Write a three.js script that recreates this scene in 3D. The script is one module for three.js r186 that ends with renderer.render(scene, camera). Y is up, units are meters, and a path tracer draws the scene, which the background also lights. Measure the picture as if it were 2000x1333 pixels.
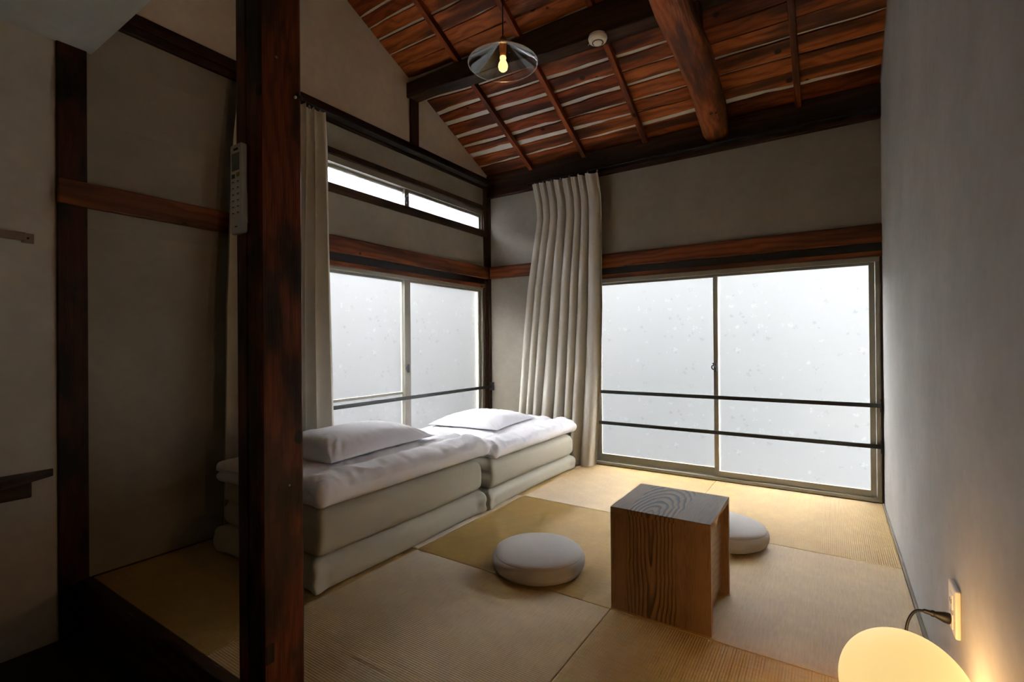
import * as THREE from 'three';
import { mergeGeometries, mergeVertices, toCreasedNormals } from 'three/addons/utils/BufferGeometryUtils.js';
import { RoundedBoxGeometry } from 'three/addons/geometries/RoundedBoxGeometry.js';
import { RectAreaLightUniformsLib } from 'three/addons/lights/RectAreaLightUniformsLib.js';

// ---------------------------------------------------------------- camera, sky, exposure
const scene = new THREE.Scene();
const camera = new THREE.PerspectiveCamera(2 * Math.atan(666.5 / 953) * 180 / Math.PI, 2000 / 1333, 0.05, 200);
{
  const yaw = 33.2155 * Math.PI / 180, pitch = 0.2156 * Math.PI / 180, roll = -0.464 * Math.PI / 180;
  const fw = new THREE.Vector3(-Math.sin(yaw) * Math.cos(pitch), Math.sin(pitch), -Math.cos(yaw) * Math.cos(pitch));
  const rt0 = fw.clone().cross(new THREE.Vector3(0, 1, 0)).normalize(), up0 = rt0.clone().cross(fw);
  const rt = rt0.clone().multiplyScalar(Math.cos(roll)).addScaledVector(up0, Math.sin(roll));
  const up = rt.clone().cross(fw);
  camera.quaternion.setFromRotationMatrix(new THREE.Matrix4().makeBasis(rt, up, fw.clone().negate()));
  camera.position.set(2.696, 1.0, 3.727);
}
const renderer = new THREE.WebGLRenderer({ antialias: true });
renderer.toneMapping = THREE.LinearToneMapping;
renderer.toneMappingExposure = 13;
renderer.shadowMap.enabled = true;
RectAreaLightUniformsLib.init();
// an even overcast sky
scene.background = new THREE.Color().setRGB(0.975, 0.99, 1.02);
scene.backgroundIntensity = 6.2;
const PENDANT_CANDELA = 0.014, GLOBE_CANDELA = 0.03;

// ---------------------------------------------------------------- helpers
const W = 2.958, ROOM_D = 2.95, LOW = -0.222, SOFFIT = 2.275, FRONT_END = 5.3;
const roofY = (z) => 2.56 + 0.465 * z;
function rng(seed) { let s = seed >>> 0; return () => { s = (s + 0x6d2b79f5) | 0; let t = Math.imul(s ^ (s >>> 15), 1 | s); t = (t + Math.imul(t ^ (t >>> 7), 61 | t)) ^ t; return ((t ^ (t >>> 14)) >>> 0) / 4294967296; }; }
const hash = (x, y, s) => { let h = Math.imul(x, 374761393) + Math.imul(y, 668265263) + Math.imul(s, 2246822519); h = Math.imul(h ^ (h >>> 13), 1274126177); return ((h ^ (h >>> 16)) >>> 0) / 4294967296; };
function vnoise(x, y, s = 0, px = 0, py = 0) {
  const xi = Math.floor(x), yi = Math.floor(y), fx = x - xi, fy = y - yi, u = fx * fx * (3 - 2 * fx), v = fy * fy * (3 - 2 * fy);
  const wx = (i) => (px ? ((i % px) + px) % px : i), wy = (i) => (py ? ((i % py) + py) % py : i);
  const a = hash(wx(xi), wy(yi), s), b = hash(wx(xi + 1), wy(yi), s), c = hash(wx(xi), wy(yi + 1), s), d = hash(wx(xi + 1), wy(yi + 1), s);
  return a + (b - a) * u + (c - a) * v + (a - b - c + d) * u * v;
}
function fbm(x, y, s = 0, oct = 4, px = 0, py = 0) { let a = 0.5, f = 1, r = 0; for (let i = 0; i < oct; i++) { r += a * vnoise(x * f, y * f, s + i * 17, px * f, py * f); a *= 0.5; f *= 2; } return r; }
const lerp = (a, b, t) => a + (b - a) * t, clamp = (x, a = 0, b = 1) => Math.min(b, Math.max(a, x));
const smooth = (a, b, x) => { const t = clamp((x - a) / (b - a)); return t * t * (3 - 2 * t); };
const piece = (pts, x) => { if (x <= pts[0][0]) return pts[0][1]; for (let i = 1; i < pts.length; i++) if (x <= pts[i][0]) return lerp(pts[i - 1][1], pts[i][1], (x - pts[i - 1][0]) / (pts[i][0] - pts[i - 1][0])); return pts[pts.length - 1][1]; };

const counts = {};
function numbered(name) { const k = counts[name] = (counts[name] ?? -1) + 1; return k ? `${name}_${String(k).padStart(3, '0')}` : name; }
function tag(o, label, category, group, kind) { if (label) o.userData.label = label; if (category) o.userData.category = category; if (group) o.userData.group = group; if (kind) o.userData.kind = kind; return o; }
function thing(name, label, category, [x, y, z] = [0, 0, 0], turn = 0, group) {
  const o = new THREE.Group(); o.name = numbered(name); o.position.set(x, y, z); o.rotation.y = turn; scene.add(o);
  return tag(o, label, category, group);
}
function shell(name, label) { const o = new THREE.Group(); o.name = name; scene.add(o); return tag(o, label, null, null, 'structure'); }
function part(name, geo, material, parent, label) {
  const m = new THREE.Mesh(Array.isArray(geo) ? merge(geo) : geo, material); m.name = parent === scene ? numbered(name) : name; m.castShadow = m.receiveShadow = true;
  if (label) m.userData.label = label;
  parent.add(m); return m;
}
function merge(list) { return mergeGeometries(list.map((g) => { const k = g.index ? g.toNonIndexed() : g.clone(); for (const n of Object.keys(k.attributes)) if (!['position', 'normal', 'uv'].includes(n)) k.deleteAttribute(n); return k; })); }
// texture coordinates in metres, u along the given axis (grain), v across, by the way each face points
function grain(geo, axis, du = 0, dv = 0) {
  const g = geo.index ? geo.toNonIndexed() : geo; if (!g.attributes.normal) g.computeVertexNormals();
  const p = g.attributes.position, n = g.attributes.normal, uv = new Float32Array(p.count * 2), L = 'xyz'.indexOf(axis);
  for (let i = 0; i < p.count; i += 3) {
    const nn = [0, 0, 0]; for (let k = 0; k < 3; k++) for (let c = 0; c < 3; c++) nn[c] += Math.abs(n.getComponent(i + k, c));
    const others = [0, 1, 2].filter((c) => c !== L); let U = L, V;
    if (nn[L] > nn[others[0]] && nn[L] > nn[others[1]]) { U = others[0]; V = others[1]; } else V = nn[others[0]] > nn[others[1]] ? others[1] : others[0];
    for (let k = 0; k < 3; k++) { uv[(i + k) * 2] = p.getComponent(i + k, U) + du; uv[(i + k) * 2 + 1] = p.getComponent(i + k, V) + dv + (V === others[1] ? 0.37 : 0); }
  }
  g.setAttribute('uv', new THREE.BufferAttribute(uv, 2)); return g;
}
// box between two corners with softened edges, uv in metres
let gShift = 0;
function bar(x0, x1, y0, y1, z0, z1, axis = 'x', r = 0.004) {
  const w = x1 - x0, h = y1 - y0, d = z1 - z0, rr = Math.min(r, 0.45 * Math.min(w, h, d));
  const g = r > 0 ? new RoundedBoxGeometry(w, h, d, 2, rr) : new THREE.BoxGeometry(w, h, d);
  g.translate((x0 + x1) / 2, (y0 + y1) / 2, (z0 + z1) / 2); gShift += 0.613;
  return grain(g, axis, gShift % 7, (gShift * 0.37) % 3);
}
function tube(pts, r, seg = 40, rad = 10) { return new THREE.TubeGeometry(new THREE.CatmullRomCurve3(pts.map((p) => new THREE.Vector3(...p))), seg, r, rad); }

// ---------------------------------------------------------------- textures
function dataTex(w, h, fn, srgb, mx, my) {
  const d = new Uint8Array(w * h * 4);
  for (let y = 0; y < h; y++) for (let x = 0; x < w; x++) { const c = fn(x / w, y / h, x, y), o = (y * w + x) * 4; for (let k = 0; k < 3; k++) d[o + k] = clamp(Math.round((Array.isArray(c) ? c[k] : c) * 255), 0, 255); d[o + 3] = 255; }
  const t = new THREE.DataTexture(d, w, h, THREE.RGBAFormat); t.wrapS = t.wrapT = THREE.RepeatWrapping; t.magFilter = THREE.LinearFilter; t.minFilter = THREE.LinearMipmapLinearFilter; t.generateMipmaps = true;
  if (srgb) t.colorSpace = THREE.SRGBColorSpace; if (mx) t.repeat.set(1 / mx, 1 / my); t.needsUpdate = true; return t;
}
const mix3 = (a, b, t) => [lerp(a[0], b[0], t), lerp(a[1], b[1], t), lerp(a[2], b[2], t)];
// stained timber: long fibres, year rings, dark weathered blotches and knots; covers mx metres along the grain
function wood(seed, light, dark, black, { mx = 2, my = 0.5, blotch = 0.5, w = 1024, h = 512, rings = 9, fibre = 0.35, knots = 6, bu = 3 } = {}) {
  const r = rng(seed), K = Array.from({ length: knots }, () => [r(), r(), 0.012 + 0.02 * r()]);
  const f = (u, v) => {
    let warp = 0, kn = 0;
    for (const [ku, kv, kr] of K) { let dx = Math.abs(u - ku); dx = Math.min(dx, 1 - dx) * mx; let dy = v - kv; dy -= Math.round(dy); dy *= my; const d2 = dx * dx * 0.25 + dy * dy; warp += Math.sign(dy || 1) * 0.5 * Math.exp(-d2 / (kr * kr * 4)); kn = Math.max(kn, 1 - smooth(kr * 0.35, kr * 0.8, Math.sqrt(dx * dx * 0.6 + dy * dy))); }
    const wob = fbm(u * 6, v * 4, seed, 3, 6, 4);
    const ring = 0.5 + 0.5 * Math.sin(6.283 * (v * rings * 1 + wob * 2.2 + warp));
    const fib = fbm(u * 24, v * 160, seed + 5, 3, 24, 160);
    const bl = smooth(0.5 - 0.2 * blotch, 0.72, fbm(u * bu, v * 7, seed + 9, 4, bu, 7));
    return { ring, fib, bl, kn };
  };
  const map = dataTex(w, h, (u, v) => { const q = f(u, v); let c = mix3(light, dark, clamp(0.55 * Math.pow(q.ring, 2) + (q.fib - 0.45) * 2 * fibre + 0.12)); c = mix3(c, black, clamp(q.bl * blotch + q.kn * 0.85)); return c; }, true, mx, my);
  const bump = dataTex(w, h, (u, v) => { const q = f(u, v); return 0.5 + 0.5 * (q.fib - 0.45) - 0.2 * q.ring - 0.15 * q.kn; }, false, mx, my);
  return { map, bump };
}
function woodMat(t, rough = 0.55, bumpScale = 0.0012, tint) { const m = new THREE.MeshPhysicalMaterial({ map: t.map, bumpMap: t.bump, bumpScale, roughness: rough, specularIntensity: 0.55 }); if (tint) m.color.set(tint); return m; }

const tPillar = wood(11, [0.47, 0.215, 0.085], [0.36, 0.15, 0.06], [0.12, 0.06, 0.04], { blotch: 0.95, my: 0.5, mx: 1.6, rings: 16, fibre: 0.65, bu: 9 });
const tBeam = wood(23, [0.52, 0.275, 0.125], [0.36, 0.17, 0.075], [0.15, 0.08, 0.055], { blotch: 0.55, rings: 12 });
const tDark = wood(37, [0.30, 0.19, 0.12], [0.20, 0.12, 0.08], [0.10, 0.07, 0.05], { blotch: 0.6, rings: 10 });
const tBoard = wood(41, [0.74, 0.40, 0.165], [0.50, 0.24, 0.09], [0.20, 0.09, 0.05], { blotch: 0.7, mx: 1.5, my: 0.4, rings: 7, fibre: 0.6, knots: 3 });
const tLog = wood(53, [0.66, 0.37, 0.20], [0.46, 0.23, 0.12], [0.20, 0.10, 0.07], { blotch: 0.8, mx: 1.2, my: 0.6, rings: 11, fibre: 0.6, knots: 3 });

// table wood: flat-sawn face, arched year rings in the middle board, straight grain beside it
function tableTex(seed, tall, light, dark, line, size = 0.36, lineGain = 1, dens = 70) {
  const f = (u, v) => {
    const x = (v - 0.5) * size, y = u * size;
    // heart of the arches runs up the middle; wobble makes the rings wander
    const wx = x + 0.022 * (fbm(u * 3, v * 2.5, seed + 3, 3) - 0.45) + 0.03;
    const wy = y + 0.05 * (fbm(u * 5, v * 7, seed + 5, 3) - 0.45);
    const core = Math.abs(wx) < 0.088 ? 1 : 0;
    const e = Math.sqrt(wx * wx + Math.pow(Math.max(0, wy * tall), 2) * 0.045 + 0.00002) + 0.02 * tall * wy;
    const n = core ? e * dens : 8 + (Math.abs(wx) - 0.088) * 210 + 0.5 * fbm(u * 2, v * 6, seed + 7, 2);
    const s = n - Math.floor(n), l = smooth(0.35, 0.86, s) * (1 - smooth(0.9, 1, s));
    const strong = core ? 1 : 0.42;
    return { l: l * strong * (0.6 + 0.7 * vnoise(u * 7, v * 7, seed + 2)), fib: fbm(u * 9, v * 110, seed + 4, 3), band: fbm(u * 1.5, v * 9, seed + 11, 2) };
  };
  const map = dataTex(768, 768, (u, v) => { const q = f(u, v); return mix3(mix3(light, dark, clamp((q.fib - 0.3) * 1.1 + (q.band - 0.45) * 0.9)), line, clamp(q.l * lineGain)); }, true, size, size);
  const bump = dataTex(512, 512, (u, v) => { const q = f(u, v); return 0.7 - 0.45 * q.l + 0.25 * (q.fib - 0.45); }, false, size, size);
  return { map, bump };
}
const tTop = tableTex(61, 1.25, [0.53, 0.405, 0.265], [0.36, 0.26, 0.155], [0.165, 0.115, 0.075], 0.36, 1.0, 62);
const tSide = tableTex(67, 0.3, [0.53, 0.405, 0.265], [0.36, 0.26, 0.155], [0.165, 0.115, 0.075], 0.36, 0.52, 75);
const tEnd = wood(71, [0.53, 0.405, 0.265], [0.36, 0.26, 0.155], [0.165, 0.115, 0.075], { mx: 0.5, my: 0.4, rings: 14, w: 512, h: 512, knots: 0, blotch: 0.3 });

// rush matting: rows of bundled rush 14.5 mm apart, single strands across them
const MAT = 0.232;
const tRushBump = dataTex(512, 512, (u, v) => { const row = Math.abs(Math.sin(Math.PI * v * 28)); const st = fbm(u * 128, v * 8, 71, 2, 128, 8); return clamp(0.82 * Math.pow(row, 0.55) + 0.14 * (st - 0.35)); }, false, MAT, MAT);
const rushTone = dataTex(512, 512, (u, v) => { const st = fbm(u * 100, v * 6, 73, 3, 100, 6), p = fbm(u * 3, v * 3, 75, 3, 3, 3); const k = 0.86 + 0.14 * (st - 0.4) + 0.12 * (p - 0.45); return [k, k * (0.985 + 0.03 * p), k * (0.96 + 0.06 * st)]; }, true, MAT, MAT);
// one rush for every mat; the strands of a polished weave throw light mostly across their run, so a mat laid crosswise shines differently
function rushMat(turned) {
  const m = new THREE.MeshPhysicalMaterial({ map: rushTone.clone(), bumpMap: tRushBump.clone(), bumpScale: 0.0013, roughness: 0.55, specularIntensity: 1, ior: 2.0, anisotropy: 1, anisotropyRotation: turned ? Math.PI / 2 : 0 });
  if (turned) for (const t of [m.map, m.bumpMap]) t.rotation = Math.PI / 2;
  m.color.setRGB(0.60, 0.38, 0.12); return m;
}
// trowelled plaster
const tPlasterBump = dataTex(512, 512, (u, v) => 0.4 + 0.6 * (0.6 * fbm(u * 24, v * 24, 81, 4, 24, 24) + 0.4 * fbm(u * 6, v * 40, 82, 3, 6, 40)), false, 0.9, 0.9);
const tPlasterTone = dataTex(512, 512, (u, v) => { const k = 0.93 + 0.14 * (fbm(u * 5, v * 5, 85, 4, 5, 5) - 0.45) + 0.06 * (fbm(u * 40, v * 40, 86, 2, 40, 40) - 0.4); return [k, k, k]; }, true, 1.3, 1.3);
function plaster(r, g, b, rough = 0.9, bump = 0.0012) { const m = new THREE.MeshStandardMaterial({ map: tPlasterTone, bumpMap: tPlasterBump, bumpScale: bump, roughness: rough }); m.color.setRGB(r, g, b); return m; }
// woven cloth
const tWeave = dataTex(256, 256, (u, v) => 0.5 + 0.25 * Math.sin(u * 6.283 * 40) * Math.sin(v * 6.283 * 40) + 0.3 * (fbm(u * 60, v * 60, 91, 2, 60, 60) - 0.4), false, 0.06, 0.06);
function cloth(r, g, b, bump = 0.0005, sheen = 0.25) { const m = new THREE.MeshPhysicalMaterial({ bumpMap: tWeave, bumpScale: bump, roughness: 0.92, sheen, sheenRoughness: 0.6, side: THREE.DoubleSide, specularIntensity: 0.3 }); m.color.setRGB(r, g, b); m.sheenColor.setRGB(0.6, 0.6, 0.6); return m; }
// frosted glass strewn with small pressed flowers
function flowers(seed) {
  const S = 1024, tone = new Float32Array(S * S).fill(0), r = rng(seed);
  for (let k = 0; k < 70; k++) {
    const cx = r() * S, cy = r() * S, n = r() < 0.5 ? 1 : 3 + Math.floor(r() * 3), rad = 6 + r() * 13, sgn = r() < 0.62 ? -1 : 1, str = 0.35 + 0.65 * r(), a0 = r() * 6.3;
    for (let p = 0; p < n; p++) {
      const a = a0 + p * (4.6 / n + 0.4 * r()), px = cx + (n > 1 ? Math.cos(a) * rad : 0), py = cy + (n > 1 ? Math.sin(a) * rad : 0), pr = 3.5 + r() * 4.5, q = 0.55 + 0.45 * r();
      for (let y = -13; y <= 13; y++) for (let x = -13; x <= 13; x++) {
        const ca = Math.cos(a), sa = Math.sin(a), d = Math.hypot((x * ca + y * sa) / 1.3, (-x * sa + y * ca) / q) / pr;
        if (d < 1.6) { const o = (((Math.round(py) + y + S) % S) * S + ((Math.round(px) + x + S) % S)); tone[o] += sgn * str * (d < 1 ? 0.45 + 0.55 * d : 1 - (d - 1) / 0.6); }
      }
    }
  }
  return dataTex(S, S, (u, v, x, y) => { const k = 0.89 + 0.105 * clamp(tone[y * S + x], -1, 0.8) + 0.015 * (fbm(u * 90, v * 90, 95, 2, 90, 90) - 0.4); return [k, k, k]; }, true, 0.72, 0.72);
}
const tFlowers = flowers(7);

const waxed = (t) => { const m = woodMat(t, 0.42, 0.0008); m.specularIntensity = 1; return m; };
const M = {
  pillar: woodMat(tPillar, 0.5, 0.0015), beam: woodMat(tBeam, 0.55), dark: woodMat(tDark, 0.6), board: woodMat(tBoard, 0.6), boardB: woodMat(tBoard, 0.6, 0.0012, '#d9cdc4'), boardC: woodMat(tBoard, 0.62, 0.0012, '#c2a999'), log: woodMat(tLog, 0.5, 0.003),
  girder: woodMat(tDark, 0.6, 0.0012, '#c9a690'), rafter: woodMat(tBoard, 0.55, 0.0012, '#d8c4b4'),
  endPost: woodMat(tPillar, 0.6, 0.0012, '#8f7f76'),
  tableTop: waxed(tTop), tableSide: waxed(tSide), tableEnd: waxed(tEnd),
  rush: rushMat(false), rushCrosswise: rushMat(true),
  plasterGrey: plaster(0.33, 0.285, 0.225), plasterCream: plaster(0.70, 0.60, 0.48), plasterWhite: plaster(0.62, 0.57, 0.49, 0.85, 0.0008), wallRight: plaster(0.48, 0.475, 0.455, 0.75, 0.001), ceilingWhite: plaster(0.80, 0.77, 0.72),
  soffit: plaster(0.60, 0.60, 0.55), lowFloor: new THREE.MeshStandardMaterial({ color: 0x1c1916, roughness: 0.7 }),
  metal: new THREE.MeshStandardMaterial({ color: 0x8d887e, roughness: 0.42, metalness: 0.7 }), sash: new THREE.MeshStandardMaterial({ color: 0x8e897d, roughness: 0.38, metalness: 0.3 }), darkSash: new THREE.MeshStandardMaterial({ color: 0x4a443e, roughness: 0.45, metalness: 0.35 }),
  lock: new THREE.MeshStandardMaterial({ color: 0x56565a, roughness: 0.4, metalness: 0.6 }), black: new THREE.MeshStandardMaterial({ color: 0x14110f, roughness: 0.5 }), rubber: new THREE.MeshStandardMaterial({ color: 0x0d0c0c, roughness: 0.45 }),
  frosted: new THREE.MeshPhysicalMaterial({ color: 0xf4f7f7, map: tFlowers, transmission: 1, thickness: 0.004, roughness: 0.3, ior: 1.45 }),
  clearPane: new THREE.MeshPhysicalMaterial({ color: 0x989da4, transmission: 1, thickness: 0, roughness: 0.8, ior: 1.45, side: THREE.DoubleSide }),
  curtain: cloth(0.56, 0.52, 0.44), futon: cloth(0.46, 0.43, 0.345), duvet: cloth(0.80, 0.78, 0.80, 0.0003), pillow: cloth(0.74, 0.725, 0.745, 0.0003), cushion: cloth(0.47, 0.44, 0.405, 0.0007),
  white: new THREE.MeshStandardMaterial({ color: 0xeeeae0, roughness: 0.5 }), plate: new THREE.MeshStandardMaterial({ color: 0xe6dfd0, roughness: 0.45 }),
};
const tint = (m, k) => { const c = m.clone(); c.color.multiplyScalar(k); return c; };

// ---------------------------------------------------------------- floor: nine rush mats on a raised deck, dark lower floor in front of it
const floor = shell('floor', 'raised floor of nine square rush mats, every second one laid crosswise');
{
  const xs = [0.012, 1.002, 1.994, W - 0.011], zs = [0.0, 1.0175, 1.997, 2.955];
  const r = rng(3);
  part('floor_deck', bar(-0.02, W + 0.02, -0.2, -0.052, -0.1, 2.95, 'x', 0), M.dark, floor);
  for (let i = 0; i < 3; i++) for (let j = 0; j < 3; j++) {
    const g = bar(xs[i] + 0.0012, xs[i + 1] - 0.0012, -0.05, 0, zs[j] + 0.0012, zs[j + 1] - 0.0012, 'x', 0.003);
    part('tatami_mat', g, tint((i + j) % 2 ? M.rush : M.rushCrosswise, 0.96 + 0.08 * r()), floor);
  }
  part('border_strip', bar(W - 0.011, W - 0.001, -0.05, 0.006, 0, 2.955, 'z', 0.002), new THREE.MeshStandardMaterial({ color: 0x7d7263, roughness: 0.8 }), floor);
  part('border_strip', bar(0.0, 0.012, -0.05, 0.002, 0, 2.955, 'z', 0.002), M.dark, floor);
}
const sill = part('trim_1', [bar(0, W, -0.05, 0.004, -0.062, -0.001, 'x', 0.003)], M.dark, scene); tag(sill, 'dark timber sill under the wide back window', null, null, 'structure');
const nosing = part('trim_2', [bar(0, W, -0.085, 0.003, 2.956, 2.992, 'x', 0.006), bar(0, W, LOW, -0.086, 2.956, 2.978, 'x', 0.002)], M.dark, scene); tag(nosing, 'dark timber step edge along the front of the raised mats', null, null, 'structure');
const lower = part('floor_lower', bar(-0.15, W + 0.15, LOW - 0.12, LOW, 2.95, FRONT_END + 0.1, 'x', 0), M.lowFloor, scene); tag(lower, 'very dark lower floor in front of the mat step', null, null, 'structure');

// ---------------------------------------------------------------- walls
const WIN_B = { x0: 1.05, x1: 2.946, y0: 0.004, y1: 1.512 }, WIN_L = { z0: 0.085, z1: 1.985, y0: 0.004, y1: 1.512 }, CLE = { z0: 0.08, z1: 1.985, y0: 1.985, y1: 2.265 };
const T = 0.09;
const wl = shell('wall_left', 'plastered wall with two windows, grey below the girder and cream gable above');
{
  const P = [];
  P.push(bar(-T, 0, 1.512, CLE.y0, -T, 3.06, 'z', 0), bar(-T, 0, CLE.y1, 2.5, -T, 3.06, 'z', 0));
  P.push(bar(-T, 0, LOW, 1.512, WIN_L.z1, 3.06, 'z', 0), bar(-T, 0, CLE.y0, CLE.y1, CLE.z1, 3.06, 'z', 0));
  P.push(bar(-T, 0, LOW, 1.512, -T, WIN_L.z0, 'z', 0), bar(-T, 0, CLE.y0, CLE.y1, -T, CLE.z0, 'z', 0), bar(-T, 0, LOW, WIN_L.y0, WIN_L.z0, WIN_L.z1, 'z', 0));
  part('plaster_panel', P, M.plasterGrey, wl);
  const s = new THREE.Shape(); s.moveTo(0.1, 2.5); s.lineTo(-3.1, 2.5); s.lineTo(-3.1, roofY(3.1) + 0.1); s.lineTo(0.1, roofY(-0.1) + 0.1);
  const g = new THREE.ExtrudeGeometry(s, { depth: T, bevelEnabled: false }); g.rotateY(Math.PI / 2); g.translate(-T, 0, 0);
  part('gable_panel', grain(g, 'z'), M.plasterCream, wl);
  part('entry_panel', bar(-T, 0.0, LOW - 0.1, SOFFIT + 0.05, 3.06, FRONT_END, 'z', 0), M.plasterWhite, wl);
}
const wb = shell('wall_back', 'grey plastered wall around the wide frosted window');
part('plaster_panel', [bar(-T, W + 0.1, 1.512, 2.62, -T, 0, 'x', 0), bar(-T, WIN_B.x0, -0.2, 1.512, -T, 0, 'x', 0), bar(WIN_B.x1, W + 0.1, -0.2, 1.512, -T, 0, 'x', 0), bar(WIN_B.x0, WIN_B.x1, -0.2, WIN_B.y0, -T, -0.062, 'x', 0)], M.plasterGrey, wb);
const wr = part('wall_right', bar(W, W + T, LOW - 0.1, 4.1, -T, FRONT_END, 'z', 0), M.wallRight, scene); tag(wr, 'smooth pale grey wall beside the glowing lamp', null, null, 'structure');
const wf = part('wall_front', bar(-T, W, SOFFIT + 0.04, 4.1, 2.948, 3.06, 'x', 0), M.plasterWhite, scene); tag(wf, 'white wall above the entry ceiling', null, null, 'structure');
const wrear = part('wall_rear', bar(-T, W + T, LOW - 0.1, SOFFIT + 0.05, FRONT_END, FRONT_END + 0.12, 'x', 0), M.plasterWhite, scene); tag(wrear, 'white wall behind the camera', null, null, 'structure');
const lowCeil = part('ceiling_lower', bar(-T, W, SOFFIT, SOFFIT + 0.04, 2.948, FRONT_END, 'x', 0.002), M.soffit, scene); tag(lowCeil, 'flat white lower ceiling over the entry', null, null, 'structure');

// ---------------------------------------------------------------- roof: white lining, rough boards with gaps, rafters
const ceiling = shell('ceiling', 'sloped ceiling of rough brown boards with white gaps, carried on rafters');
{
  const R0 = -0.09, R1 = 2.948, slopeLen = Math.hypot(1, 0.465);
  const lining = new THREE.Shape(); lining.moveTo(-R0, roofY(R0) + 0.0155); lining.lineTo(-R1, roofY(R1) + 0.0155); lining.lineTo(-R1, roofY(R1) + 0.13); lining.lineTo(-R0, roofY(R0) + 0.13);
  const lg = new THREE.ExtrudeGeometry(lining, { depth: W + 2 * T, bevelEnabled: false }); lg.rotateY(Math.PI / 2); lg.translate(-T, 0, 0);
  part('ceiling_lining', grain(lg, 'x'), M.ceilingWhite, ceiling);
  const XS = [0.0, 0.52, 1.85, 2.1, 2.96];
  const gaps = [
    [[0.0, 0.0, 0.003, 0.003, 0.004], [0.0, 0.0, 0.004, 0.014, 0.016]],
    [[0.12, 0.126, 0.143, 0.145, 0.13], [0.033, 0.031, 0.036, 0.041, 0.016]],
    [[0.256, 0.255, 0.24, 0.235, 0.222], [0.05, 0.052, 0.008, 0.004, 0.005]],
    [[0.358, 0.349, 0.336, 0.34, 0.327], [0.035, 0.039, 0.011, 0.012, 0.01]],
    [[0.462, 0.458, 0.456, 0.455, 0.445], [0.041, 0.037, 0.026, 0.025, 0.02]],
    [[0.6, 0.587, 0.554, 0.554, 0.55], [0.04, 0.034, 0.02, 0.012, 0.01]],
    [[0.7, 0.697, 0.657, 0.65, 0.655], [0.043, 0.033, 0.02, 0.006, 0.006]],
    [[0.825, 0.8, 0.769, 0.766, 0.77], [0.035, 0.021, 0.011, 0.013, 0.012]],
    [[0.905, 0.9, 0.88, 0.88, 0.88], [0.02, 0.02, 0.015, 0.01, 0.01]],
    [[1.0, 0.99, 0.98, 0.98, 0.98], [0.036, 0.036, 0.04, 0.03, 0.02]],
    [[1.115, 1.11, 1.1, 1.1, 1.1], [0.006, 0.006, 0.008, 0.01, 0.01]],
    [[1.21, 1.205, 1.21, 1.21, 1.21], [0.021, 0.022, 0.012, 0.01, 0.01]],
    [[1.327, 1.32, 1.32, 1.32, 1.32], [0.02, 0.016, 0.02, 0.02, 0.02]],
    [[1.405, 1.41, 1.42, 1.42, 1.42], [0.017, 0.02, 0.016, 0.01, 0.02]],
    [[1.48, 1.49, 1.51, 1.51, 1.51], [0.021, 0.028, 0.02, 0.02, 0.02]],
  ];
  for (let z = 1.6; z < 2.93; z += 0.115) gaps.push([[z, z, z, z, z], [0.02, 0.022, 0.018, 0.02, 0.016]]);
  const at = (row, k, x) => piece(XS.map((X, i) => [X, gaps[row][k][i]]), x);
  const r = rng(19), joints = [0.489, 1.0, 1.513, 2.025, 2.528];
  for (let row = -1; row < gaps.length; row++) {
    const js = [joints[1 + Math.floor(r() * 2)], ...(r() < 0.6 ? [joints[3 + Math.floor(r() * 2)]] : [])], ends = [0, ...js, W];
    for (let b = 0; b + 1 < ends.length; b++) {
      const x0 = ends[b] + (b ? 0.0015 : 0), x1 = ends[b + 1] - 0.0015, n = Math.ceil((x1 - x0) / 0.07), s = Math.floor(r() * 1000), jl = (r() - 0.5) * 0.01, jh = (r() - 0.5) * 0.01, lift = r() * 0.004;
      const pos = [], idx = [], th = 0.01;
      for (let i = 0; i <= n; i++) {
        const x = lerp(x0, x1, i / n);
        const wav = (q) => (fbm(x * 5, 0.5, s + q, 3) - 0.45) * 0.016 + 0.006 * smooth(0.72, 0.8, vnoise(x * 6, 3.1, s + q + 40));
        const wl_ = row >= 0 ? at(row, 1, x) : 0, wh_ = row + 1 < gaps.length ? at(row + 1, 1, x) : 0;
        let za = row >= 0 ? at(row, 0, x) + wl_ / 2 + Math.min(wl_ * 0.45, 0.012) / 0.012 * (wav(1) + jl) : -0.088, zb = row + 1 < gaps.length ? at(row + 1, 0, x) - wh_ / 2 + Math.min(wh_ * 0.45, 0.012) / 0.012 * (wav(9) + jh) : 2.945;
        for (const [z, up] of [[za, 0], [zb, 0], [zb, 1], [za, 1]]) pos.push(x, roofY(z) + lift + up * th, z);
      }
      for (let i = 0; i < n; i++) for (let k = 0; k < 4; k++) { const a = i * 4 + k, c = i * 4 + ((k + 1) % 4); idx.push(a, c, a + 4, c, c + 4, a + 4); }
      idx.push(0, 3, 2, 0, 2, 1, n * 4, n * 4 + 1, n * 4 + 2, n * 4, n * 4 + 2, n * 4 + 3);
      let g = new THREE.BufferGeometry(); g.setAttribute('position', new THREE.Float32BufferAttribute(pos, 3)); g.setIndex(idx); g = g.toNonIndexed(); g.computeVertexNormals();
      part('roof_board', grain(g, 'x', r() * 5, r() * 5), [M.board, M.boardB, M.boardC, M.board][Math.floor(r() * 4)], ceiling);
    }
  }
  const len = (R1 + 0.06) * slopeLen, ang = Math.atan(0.465);
  for (const x of joints) {
    const g = bar(-0.018, 0.018, -0.045, 0, 0, len, 'z', 0.003); g.rotateX(-ang); g.translate(x, roofY(-0.06), -0.06);
    part('rafter', g, M.rafter, ceiling);
  }
}

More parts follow.
